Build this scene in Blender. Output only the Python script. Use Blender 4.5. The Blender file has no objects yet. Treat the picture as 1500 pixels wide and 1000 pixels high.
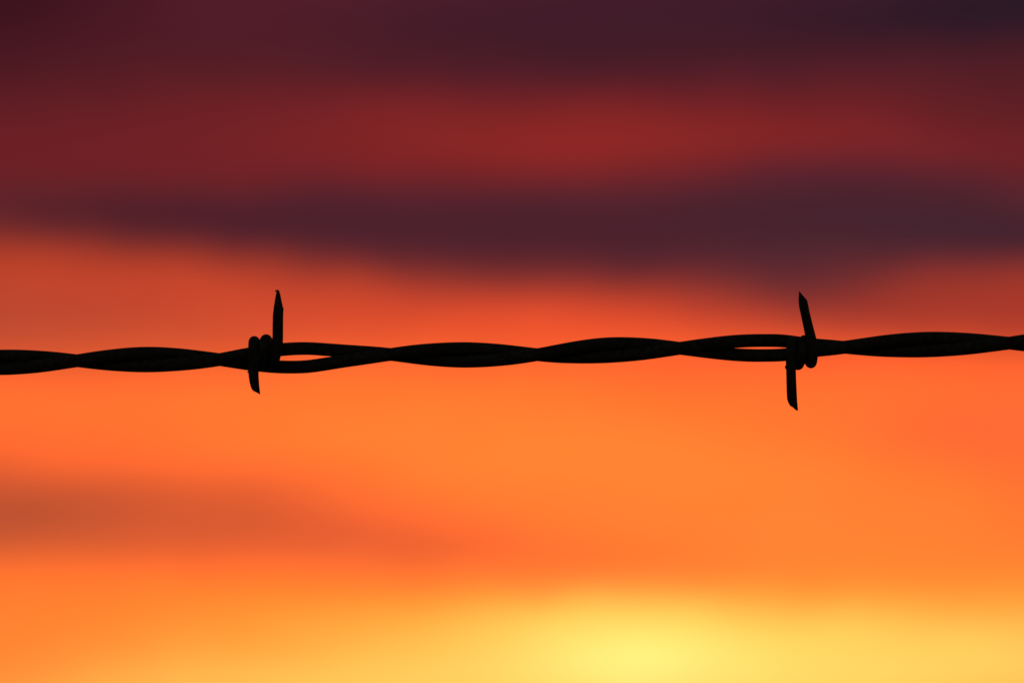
# Barbed wire in silhouette against a blurred sunset sky.
import bpy, bmesh, math, random
from mathutils import Vector, Matrix

random.seed(7)
scene = bpy.context.scene
C = scene.collection

# ------------------------------------------------------------------ camera
LENS, SENSOR, DIST = 200.0, 36.0, 1.16          # mm, mm, metres to the wire
ELEV = math.radians(4.7)                        # the lens looks a little above the horizon
WIRE_H = 1.15                                   # height of this wire of the fence
UNIT = SENSOR / LENS * DIST / 1500.0            # wire is modelled in units of 0.139 mm
DEG = math.degrees(SENSOR / LENS / 1500.0)      # the same unit as seen in the sky, degrees

cam = bpy.data.cameras.new('camera')
cam.lens, cam.sensor_width, cam.sensor_fit = LENS, SENSOR, 'HORIZONTAL'
cam.clip_start, cam.clip_end = 0.05, 30000.0
cam.dof.use_dof = True
cam.dof.focus_distance = DIST
cam.dof.aperture_fstop = 22.0
cam.dof.aperture_blades = 9
cam_ob = bpy.data.objects.new('camera', cam)
C.objects.link(cam_ob)
look = Vector((0, math.cos(ELEV), math.sin(ELEV)))
cam_ob.location = Vector((0, 0, WIRE_H)) - look * DIST
cam_ob.rotation_euler = (math.pi / 2 + ELEV, 0, 0)
scene.camera = cam_ob

# ------------------------------------------------------------------ materials
def new_mat(name):
    m = bpy.data.materials.new(name)
    m.use_nodes = True
    nt = m.node_tree
    return m, nt, nt.nodes['Principled BSDF']

def wire_material():
    m, nt, b = new_mat('weathered_steel')
    tc = nt.nodes.new('ShaderNodeTexCoord')
    n1 = nt.nodes.new('ShaderNodeTexNoise'); n1.inputs['Scale'].default_value = 900; n1.inputs['Detail'].default_value = 8
    n2 = nt.nodes.new('ShaderNodeTexNoise'); n2.inputs['Scale'].default_value = 3500; n2.inputs['Detail'].default_value = 4
    nt.links.new(tc.outputs['Object'], n1.inputs['Vector'])
    nt.links.new(tc.outputs['Object'], n2.inputs['Vector'])
    r = nt.nodes.new('ShaderNodeValToRGB')
    r.color_ramp.elements[0].position = .35; r.color_ramp.elements[0].color = (.050, .040, .036, 1)
    r.color_ramp.elements[1].position = .70; r.color_ramp.elements[1].color = (.105, .105, .115, 1)
    nt.links.new(n1.outputs['Fac'], r.inputs['Fac'])
    nt.links.new(r.outputs['Color'], b.inputs['Base Color'])
    b.inputs['Roughness'].default_value = .72
    b.inputs['Metallic'].default_value = .15
    b.inputs['Specular IOR Level'].default_value = .25
    bp = nt.nodes.new('ShaderNodeBump'); bp.inputs['Strength'].default_value = .35; bp.inputs['Distance'].default_value = .00008
    nt.links.new(n2.outputs['Fac'], bp.inputs['Height'])
    nt.links.new(bp.outputs['Normal'], b.inputs['Normal'])
    return m

def ground_material():
    m, nt, b = new_mat('dry_pasture')
    tc = nt.nodes.new('ShaderNodeTexCoord')
    n = nt.nodes.new('ShaderNodeTexNoise'); n.inputs['Scale'].default_value = .4; n.inputs['Detail'].default_value = 10
    nt.links.new(tc.outputs['Object'], n.inputs['Vector'])
    r = nt.nodes.new('ShaderNodeValToRGB')
    r.color_ramp.elements[0].position = .3; r.color_ramp.elements[0].color = (.035, .045, .018, 1)
    r.color_ramp.elements[1].position = .7; r.color_ramp.elements[1].color = (.12, .095, .05, 1)
    nt.links.new(n.outputs['Fac'], r.inputs['Fac'])
    nt.links.new(r.outputs['Color'], b.inputs['Base Color'])
    b.inputs['Roughness'].default_value = .95
    return m

STEEL = wire_material()

# ------------------------------------------------------------------ mesh helpers
def link(name, bm, mat, parent=None, smooth=True):
    me = bpy.data.meshes.new(name)
    bmesh.ops.recalc_face_normals(bm, faces=bm.faces[:])
    bm.to_mesh(me); bm.free()
    me.materials.append(mat)
    if smooth:
        me.polygons.foreach_set('use_smooth', [True] * len(me.polygons))
    o = bpy.data.objects.new(name, me)
    C.objects.link(o)
    o.parent = parent
    return o

def loft(bm, rings, cap=True):
    """skin a list of rings (lists of Vectors, equal length)"""
    vs = [[bm.verts.new(v * UNIT) for v in ring] for ring in rings]
    n = len(rings[0])
    for a, b in zip(vs, vs[1:]):
        for i in range(n):
            bm.faces.new((a[i], a[(i + 1) % n], b[(i + 1) % n], b[i]))
    if cap:
        bm.faces.new(vs[0]); bm.faces.new(vs[-1])

def tube(bm, pts, rad, sides=20, cap=True):
    """round wire swept along pts with a parallel-transported frame"""
    rings = []
    up = None
    for i, p in enumerate(pts):
        t = (pts[min(i + 1, len(pts) - 1)] - pts[max(i - 1, 0)]).normalized()
        if up is None:
            up = Vector((0, 0, 1)) if abs(t.z) < .9 else Vector((1, 0, 0))
        up = (up - t * up.dot(t)).normalized()
        s = t.cross(up)
        r = rad(i) if callable(rad) else rad
        rings.append([p + up * r * math.cos(2 * math.pi * k / sides) + s * r * math.sin(2 * math.pi * k / sides) for k in range(sides)])
    loft(bm, rings, cap)

def interp(keys, x, smooth=True):
    """Catmull-Rom through (x, value) keys, held flat outside"""
    if x <= keys[0][0]: return keys[0][1]
    if x >= keys[-1][0]: return keys[-1][1]
    for i in range(len(keys) - 1):
        x0, y0 = keys[i]; x1, y1 = keys[i + 1]
        if x0 <= x <= x1:
            t = (x - x0) / (x1 - x0)
            if not smooth: return y0 + (y1 - y0) * t
            m0 = (y1 - keys[i - 1][1]) / (x1 - keys[i - 1][0]) if i > 0 else (y1 - y0) / (x1 - x0)
            m1 = (keys[i + 2][1] - y0) / (keys[i + 2][0] - x0) if i + 2 < len(keys) else (y1 - y0) / (x1 - x0)
            h = x1 - x0
            return ((2*t**3 - 3*t*t + 1) * y0 + (t**3 - 2*t*t + t) * h * m0 + (-2*t**3 + 3*t*t) * y1 + (t**3 - t*t) * h * m1)

# ------------------------------------------------------------------ the twisted pair of strands
# along the wire in units of UNIT: x to the right from the left of the view, y downwards, z to the viewer
R_STRAND = 9.5
nodes = [(113, 1), (321, 2), (572, 3), (787, 4), (995.5, 5), (1236, 6), (1478, 7)]      # where the strands cross, in half turns
x, k = 113.0, 1
while x > -6200:
    x -= 216 if k == 1 else random.uniform(205, 250); k -= 1
    nodes.insert(0, (x, k))
x, k = 1478.0, 7
while x < 7700:
    x += random.uniform(205, 250); k += 1
    nodes.append((x, k))
centre = [(-6400, 556), (-2500, 545), (-600, 534), (0, 530.6), (113, 528.3), (217, 526.5), (321, 526.6), (440, 523.8), (572, 519), (680, 519.6), (787, 519.3),
          (890, 512.8), (995.5, 510), (1120, 509.5), (1236, 508.5), (1357, 504.5), (1478, 502.3), (1700, 498), (3000, 489), (8000, 470)]
spread = [(113, 9.2), (217, 9.25), (300, 9.6), (340, 13.4), (365, 14.2), (410, 14.0), (450, 13.2), (480, 11.2), (505, 10.0), (545, 9.4), (680, 9.2), (787, 9.3),
          (890, 9.3), (960, 9.5), (1020, 10.4), (1060, 11.0), (1120, 11.0), (1150, 11.0), (1195, 8.2), (1240, 9.3), (1357, 9.2), (1478, 9.2)]
barb_x = [388.0, 1175.0]
far_x = [-400, -1190, -1985, -2770, -3560, -4340, -5130, 1962, 2748, 3540, 4322, 5110, 5905, 6690]

def phase(x): return interp(nodes, x, False) * math.pi

def strand_centre(which, x):
    f = phase(x)
    a = interp(spread, x)
    zb = 0.0
    for bx in barb_x + far_x:
        d = (x - bx) / 46.0
        if abs(d) < 4:
            g = math.exp(-d * d)
            zb += g * 9.5 * (1 if math.cos(phase(bx)) >= 0 else -1)
            if bx in far_x: a += 3 * g
    y = interp(centre, x) - which * a * math.sin(f)
    z = which * (9.5 * math.cos(f) + zb)
    return Vector((x, y, z))

def P(v):   # from the working frame (y down, origin at the left top of the view) to the wire's own frame
    return Vector((v.x - 750.0, 500.0 - v.y, v.z))

root = bpy.data.objects.new('barbed_wire', None)
C.objects.link(root)
root.empty_display_size = .02
root.location = (0, 0, WIRE_H)
root.rotation_euler = (math.pi / 2 + ELEV, 0, 0)
root['label'] = 'dark twisted two-strand barbed wire with two-point barbs stretched across the sunset sky'
root['category'] = 'barbed wire'

for which in (1, -1):
    xs = []
    x = -6150.0
    while x < 7600:
        xs.append(x)
        x += 4.0 if -300 < x < 1800 else 9.0
    ph = random.uniform(0, 6)
    pts = [P(strand_centre(which, x)) for x in xs]
    bm = bmesh.new()
    tube(bm, pts, lambda i: R_STRAND * (1 + .008 * math.sin(xs[i] * .021 + ph) + .006 * math.sin(xs[i] * .093 + 2 * ph)), 24)
    link('strand', bm, STEEL, root)

# ------------------------------------------------------------------ barbs
R_BARB = 7.75
LEFT_TURNS = [(0, 372.8), (.5, 373.1), (1.5, 381.5), (2.5, 390.4), (3.5, 400.5), (4, 406.6)]
LEFT_UP = [(517, 399.0, 414.4), (505, 399.8, 415.7), (490, 400.3, 416), (475, 400.4, 416), (460, 401, 416.2), (453.5, 401.8, 416.6), (451.5, 402, 416.6), (449, 402.3, 415.5),
           (440, 403.8, 413.6), (432, 405.2, 412), (428, 406.0, 411), (426.2, 406.4, 410.4), (425.2, 407.2, 409.4)]
LEFT_DOWN = [(510, 365, 380.4), (540, 365, 380.4), (543, 364.9, 380.4), (543.8, 363.6, 380.4), (545, 363.8, 380.4), (546, 365.3, 380.4), (551, 365.8, 380.4), (558, 366.8, 380.9), (565, 368.4, 381.4),
             (569.5, 370.2, 381.9), (572, 372.3, 382.3), (574.2, 376.8, 382.6), (576.2, 380.4, 382.6), (577, 381.5, 382.4)]
RIGHT_TURNS = [(0, 1157.4), (.5, 1160.0), (1.5, 1168.2), (2.5, 1177.5), (3.5, 1187.0), (4, 1189.0)]
RIGHT_UP = [(518, 1182, 1196.7), (511, 1181.2, 1196.4), (495, 1178.2, 1194), (480, 1175.3, 1190), (470, 1173.2, 1187.5), (460, 1171, 1185), (450, 1168.9, 1182.9), (444, 1168.2, 1181.5), (440.6, 1168, 1180.9),
            (439, 1168, 1179.8), (434, 1168.2, 1175.5), (430, 1168.5, 1172), (427.5, 1168.8, 1170.2), (426.6, 1169.2, 1169.7)]
RIGHT_DOWN = [(510, 1149.6, 1165), (534.5, 1149.6, 1164.6), (536, 1148.4, 1164.5), (538.5, 1148.3, 1164.4), (541, 1150, 1164.4), (560, 1150.4, 1165), (575, 1150.8, 1165.8), (584, 1151.4, 1166.2), (589, 1153, 1166.5),
              (593.5, 1155.6, 1166.9), (595.5, 1158.4, 1167.1), (596.4, 1160.3, 1167.2), (598, 1161.7, 1167.4), (599.8, 1163.5, 1167.6), (600.6, 1165.2, 1167.4)]

def make_barb(at, turns, up_rows, down_rows, home, burr, labels):
    """a short wire wound twice round the first strand, with one cut point up and one down"""
    c0 = strand_centre(1, home)
    c1 = strand_centre(1, at)
    dx, dy = at - home, c1.y - c0.y
    R = R_STRAND + R_BARB + .1
    n = 120
    pts = []
    for i in range(n + 1):
        th = 4.0 * i / n
        x = interp(turns, th) + dx
        s = strand_centre(1, x)
        a = th * math.pi
        pts.append(P(Vector((x, s.y - R * math.sin(a), s.z + R * math.cos(a)))))
    bm = bmesh.new()
    tube(bm, pts, R_BARB, 24)
    coil = link('barb', bm, STEEL, root)
    for rows, end, lab in ((up_rows, pts[-1], labels[0]), (down_rows, pts[0], labels[1])):
        # denser rows, eased between the measured ones
        lk = [(i, r[1]) for i, r in enumerate(rows)]; rk = [(i, r[2]) for i, r in enumerate(rows)]; yk = [(i, r[0]) for i, r in enumerate(rows)]
        rings = []
        m = (len(rows) - 1) * 5
        for j in range(m + 1):
            q = j / 5
            y, l, r = interp(yk, q, False), interp(lk, q, False), interp(rk, q, False)
            hw = max((r - l) / 2, .15)
            dep = R_BARB * (.30 + .70 * min(1, hw / R_BARB)) * .985
            cpt = P(Vector(((l + r) / 2 + dx, y + dy, 0)))
            z = end.z
            rings.append([Vector((cpt.x + hw * math.cos(2 * math.pi * k / 24), cpt.y, z + dep * math.sin(2 * math.pi * k / 24))) for k in range(24)])
        bm = bmesh.new()
        loft(bm, rings)
        if burr and rows is up_rows:          # the cutter left a small hook at the tip
            hook = [(409.3, 428.6), (409.2, 426.9), (408.0, 425.7), (406.4, 425.7), (405.2, 426.6), (404.7, 428.0)]
            tube(bm, [P(Vector((hx + dx, hy + dy, end.z))) * 1.0 + Vector((0, 0, 0)) for hx, hy in hook], lambda i: (1.6, 1.5, 1.4, 1.2, 1.0, .5)[i], 10)
        s = link('spike', bm, STEEL, coil)
        if lab: s['label'] = lab
    return coil

b = make_barb(388.0, LEFT_TURNS, LEFT_UP, LEFT_DOWN, 388.0, True,
              ('upright spike with a tiny hooked tip', 'short lower spike with a slanting cut end'))
b['label'] = 'barb with two humps of coil above the wire beside an upright hooked point'
b = make_barb(1175.0, RIGHT_TURNS, RIGHT_UP, RIGHT_DOWN, 1175.0, False,
              ('upper spike leaning left with a chisel-cut tip', 'straight lower spike with a slanting cut end'))
b['label'] = 'barb with coil humps below the wire and an upper point leaning left'
for i, x in enumerate(far_x):
    near = 388.0 if i % 2 else 1175.0
    if near == 388.0: make_barb(x, LEFT_TURNS, LEFT_UP, LEFT_DOWN, near, False, (None, None))
    else: make_barb(x, RIGHT_TURNS, RIGHT_UP, RIGHT_DOWN, near, False, (None, None))

# ------------------------------------------------------------------ ground: dark pasture out to the horizon, below the view
bm = bmesh.new()
prev = None
centre_v = bm.verts.new((0, 0, 0))
for rr in (3, 10, 40, 160, 600, 2500, 9000):
    ring = [bm.verts.new((rr * math.cos(math.tau * i / 48), rr * math.sin(math.tau * i / 48),
                          0 if rr < 20 else random.uniform(-.004, .002) * min(rr, 900))) for i in range(48)]
    for i in range(48):
        if prev is None: bm.faces.new((centre_v, ring[i], ring[(i + 1) % 48]))
        else: bm.faces.new((prev[i], ring[i], ring[(i + 1) % 48], prev[(i + 1) % 48]))
    prev = ring
g = link('ground', bm, ground_material())
g['kind'] = 'structure'
g['label'] = 'dark dusk pasture below the fence'

# ------------------------------------------------------------------ sky
# Directions in degrees: azimuth (0 = the way the lens points, right positive) and elevation above the horizon.
SUN_AZ, SUN_EL = 1.478, 1.434
# colour of the clear sunset sky by elevation (degrees, linear RGB)
SKY = [
    (1.262, (1.21, 0.4725, 0.07677)),
    (1.537, (1.21, 0.4246, 0.06088)),
    (1.812, (1.21, 0.3284, 0.04056)),
    (2.087, (1.21, 0.2611, 0.02939)),
    (2.362, (1.21, 0.1975, 0.03112)),
    (2.637, (1.21, 0.1554, 0.03062)),
    (3.05, (1.188, 0.1468, 0.03083)),
    (3.6, (1.21, 0.1693, 0.03068)),
    (4.15, (1.21, 0.1727, 0.03001)),
    (4.562, (1.074, 0.1286, 0.02887)),
    (4.975, (0.85, 0.07889, 0.02547)),
    (5.388, (0.5742, 0.05587, 0.02052)),
    (5.8, (0.4223, 0.04778, 0.02131)),
    (6.35, (0.1779, 0.01632, 0.02009)),
    (6.9, (0.1464, 0.01474, 0.01985)),
    (7.519, (0.09889, 0.01361, 0.01942)),
    (8.138, (0.09427, 0.01356, 0.0257)),
]
# cloud banks and glowing openings: azimuth, elevation, half width, half height (degrees), tilt (degrees), edge, density, linear RGB
BANKS = [
    (1.437, 7.906, 3.766, 0.6, 2.751, 1.77, 0.528, (0.01538, 0.009891, 0.02195)),
    (6.102, 8.04, 3.068, 0.47, 1.66, 1.352, 0.84, (0.007595, 0.008848, 0.01799)),
    (-5.294, 8.214, 1.729, 0.944, 3.329, 0.85, 1.0, (0.04229, 0.006202, 0.01212)),
    (1.439, 6.645, 3.667, 0.429, -2.557, 1.182, 0.41, (0.4377, 0.02807, 0.01619)),
    (5.374, 7.011, 1.412, 0.572, -2.424, 1.56, 0.285, (0.04385, 0.0124, 0.01707)),
    (0.094, 5.838, 9.131, 0.389, -1.719, 1.557, 1.0, (0.06308, 0.013, 0.0232)),
    (3.813, 5.921, 2.706, 0.668, -3.195, 2.061, 0.813, (0.02429, 0.01516, 0.02935)),
    (0.28, 5.733, 3.344, 0.599, -1.508, 1.872, 0.789, (0.07272, 0.01636, 0.02743)),
    (3.349, 5.314, 1.576, 0.48, 0.739, 0.911, 1.0, (0.09143, 0.02172, 0.02959)),
    (5.197, 5.007, 2.146, 0.432, -2.247, 1.687, 0.877, (0.3611, 0.03795, 0.02294)),
    (-6.561, 4.829, 5.09, 0.543, 0.628, 1.238, 0.748, (0.3446, 0.05676, 0.03155)),
    (-6.177, 2.924, 2.402, 0.736, 2.036, 1.399, 0.582, (0.2446, 0.0527, 0.03183)),
    (-3.975, 2.92, 2.498, 0.471, 3.692, 1.666, 0.415, (0.1615, 0.05696, 0.03197)),
    (-1.567, 2.667, 1.944, 0.32, -2.388, 1.143, 0.422, (0.3092, 0.06741, 0.03458)),
    (5.29, 3.849, 1.977, 0.48, 2.056, 1.734, 0.254, (0.7652, 0.07861, 0.04681)),
    (-6.958, 1.521, 3.793, 0.868, 7.297, 2.06, 0.813, (1.21, 0.1997, 0.02924)),
    (2.225, 3.08, 4.671, 0.749, -9.833, 1.438, 0.215, (1.21, 0.5078, 0.04333)),
    (1.268, 1.512, 1.026, 0.347, -1.95, 0.902, 0.991, (1.21, 0.9145, 0.2719)),
    (2.305, 1.403, 4.456, 0.48, 3.322, 1.447, 0.51, (1.21, 0.9098, 0.1875)),
    (1.134, 1.877, 2.492, 0.284, 0.851, 1.042, 0.33, (1.21, 1.0, 0.1372)),
]

world = bpy.data.worlds.new('World')
scene.world = world
world.use_nodes = True
nt = world.node_tree
nt.nodes.clear()
def node(t, **kw):
    n = nt.nodes.new(t)
    for k_, v_ in kw.items(): setattr(n, k_, v_)
    return n
def put(sock, v):
    if isinstance(v, (int, float)): sock.default_value = v
    elif isinstance(v, (tuple, list)): sock.default_value = v
    else: nt.links.new(v, sock)
def math_(op, a, b_=None, clamp=False):
    n = node('ShaderNodeMath', operation=op, use_clamp=clamp)
    put(n.inputs[0], a)
    if b_ is not None: put(n.inputs[1], b_)
    return n.outputs[0]
def mix(fac, a, b_):
    n = node('ShaderNodeMix', data_type='RGBA')
    put(n.inputs[0], fac); put(n.inputs[6], a); put(n.inputs[7], b_)
    return n.outputs[2]

tc = node('ShaderNodeTexCoord')
sep = node('ShaderNodeSeparateXYZ'); nt.links.new(tc.outputs['Generated'], sep.inputs[0])
az = math_('MULTIPLY', math_('ARCTAN2', sep.outputs[0], sep.outputs[1]), 180 / math.pi)
el = math_('MULTIPLY', math_('ARCSINE', sep.outputs[2]), 180 / math.pi)
flat = node('ShaderNodeCombineXYZ'); put(flat.inputs[0], az); put(flat.inputs[1], el)
# drifting edges: stretched noise moves the cloud banks up and down a little
def streaks(sx, sy, detail, seed):
    mp = node('ShaderNodeMapping'); mp.inputs['Scale'].default_value = (sx, sy, 1); mp.inputs['Location'].default_value = (seed, seed * 1.7, seed)
    nt.links.new(flat.outputs[0], mp.inputs[0])
    n = node('ShaderNodeTexNoise'); n.inputs['Scale'].default_value = 1; n.inputs['Detail'].default_value = detail; n.inputs['Roughness'].default_value = .55
    nt.links.new(mp.outputs[0], n.inputs['Vector'])
    return n.outputs['Fac']
w1 = math_('ADD', math_('MULTIPLY', math_('SUBTRACT', streaks(.45, 1.3, 4, 3.1), .5), .12),
           math_('MULTIPLY', math_('SUBTRACT', streaks(1.3, 2.2, 5, 5.9), .5), .22))
el_w = math_('ADD', el, w1)
flat_w = node('ShaderNodeCombineXYZ'); put(flat_w.inputs[0], az); put(flat_w.inputs[1], el_w)

lo, hi = SKY[0][0], SKY[-1][0]
ramp = node('ShaderNodeValToRGB')
put(ramp.inputs[0], math_('DIVIDE', math_('SUBTRACT', el_w, lo), hi - lo))
cr = ramp.color_ramp
for i, (e_, c_) in enumerate(SKY):
    p_ = (e_ - lo) / (hi - lo)
    if i == 0: s_ = cr.elements[0]; s_.position = 0
    elif i == len(SKY) - 1: s_ = cr.elements[-1]; s_.position = 1
    else: s_ = cr.elements.new(p_)
    s_.color = (*c_, 1)
col = ramp.outputs[0]
for (a_, e_, sa, se, tilt, edge, dens, c_) in BANKS:
    mp = node('ShaderNodeMapping', vector_type='TEXTURE')
    mp.inputs['Location'].default_value = (a_, e_, 0)
    mp.inputs['Rotation'].default_value = (0, 0, math.radians(tilt))
    mp.inputs['Scale'].default_value = (sa, se, 1)
    nt.links.new(flat_w.outputs[0], mp.inputs[0])
    ln = node('ShaderNodeVectorMath', operation='LENGTH'); nt.links.new(mp.outputs[0], ln.inputs[0])
    ex = math_('EXPONENT', math_('MULTIPLY', math_('POWER', ln.outputs['Value'], 2 * edge), -1.0))
    col = mix(math_('MULTIPLY', ex, dens), col, (*c_, 1))
# thin streaks through everything
st = math_('ADD', math_('MULTIPLY', math_('SUBTRACT', streaks(.8, 3.0, 6, 8.3), .5), .22), 1.0)
sc_ = node('ShaderNodeVectorMath', operation='SCALE'); nt.links.new(col, sc_.inputs[0]); nt.links.new(st, sc_.inputs['Scale'])
# away from the sunset the sky is the dim dusk of the atmosphere itself
dusk = node('ShaderNodeTexSky', sky_type='NISHITA')
dusk.sun_disc = False
dusk.sun_elevation = math.radians(SUN_EL)
dusk.sun_rotation = math.radians(SUN_AZ)
dusk.air_density, dusk.dust_density = 1.5, 2.0
dk = node('ShaderNodeVectorMath', operation='SCALE'); nt.links.new(dusk.outputs[0], dk.inputs[0]); dk.inputs['Scale'].default_value = .05
def ease(v, a_, b_):
    n = node('ShaderNodeMapRange', interpolation_type='SMOOTHSTEP')
    put(n.inputs[0], v); n.inputs[1].default_value = a_; n.inputs[2].default_value = b_
    return n.outputs[0]
far = math_('MAXIMUM', ease(math_('ABSOLUTE', az), 9.0, 38.0), ease(el, 9.0, 24.0))
out_col = mix(far, sc_.outputs[0], dk.outputs[0])
bg = node('ShaderNodeBackground'); nt.links.new(out_col, bg.inputs[0]); bg.inputs[1].default_value = 1.0
wo = node('ShaderNodeOutputWorld'); nt.links.new(bg.outputs[0], wo.inputs[0])

# ------------------------------------------------------------------ sun, low and veiled behind the cloud
sun = bpy.data.lights.new('sun', 'SUN')
sun.energy = .25
sun.angle = math.radians(3)
sun.color = (1, .55, .25)
sun_ob = bpy.data.objects.new('sun', sun)
C.objects.link(sun_ob)
a_, e_ = math.radians(SUN_AZ), math.radians(SUN_EL)
d_ = Vector((math.sin(a_) * math.cos(e_), math.cos(a_) * math.cos(e_), math.sin(e_)))
sun_ob.rotation_euler = d_.to_track_quat('Z', 'Y').to_euler()

# ------------------------------------------------------------------ picture
scene.render.engine = 'CYCLES'
scene.cycles.use_denoising = False
scene.cycles.max_bounces = 4
vs = scene.view_settings
scene.display_settings.display_device = 'sRGB'
vs.view_transform, vs.look, vs.exposure, vs.gamma = 'Standard', 'None', 0.0, 1.0
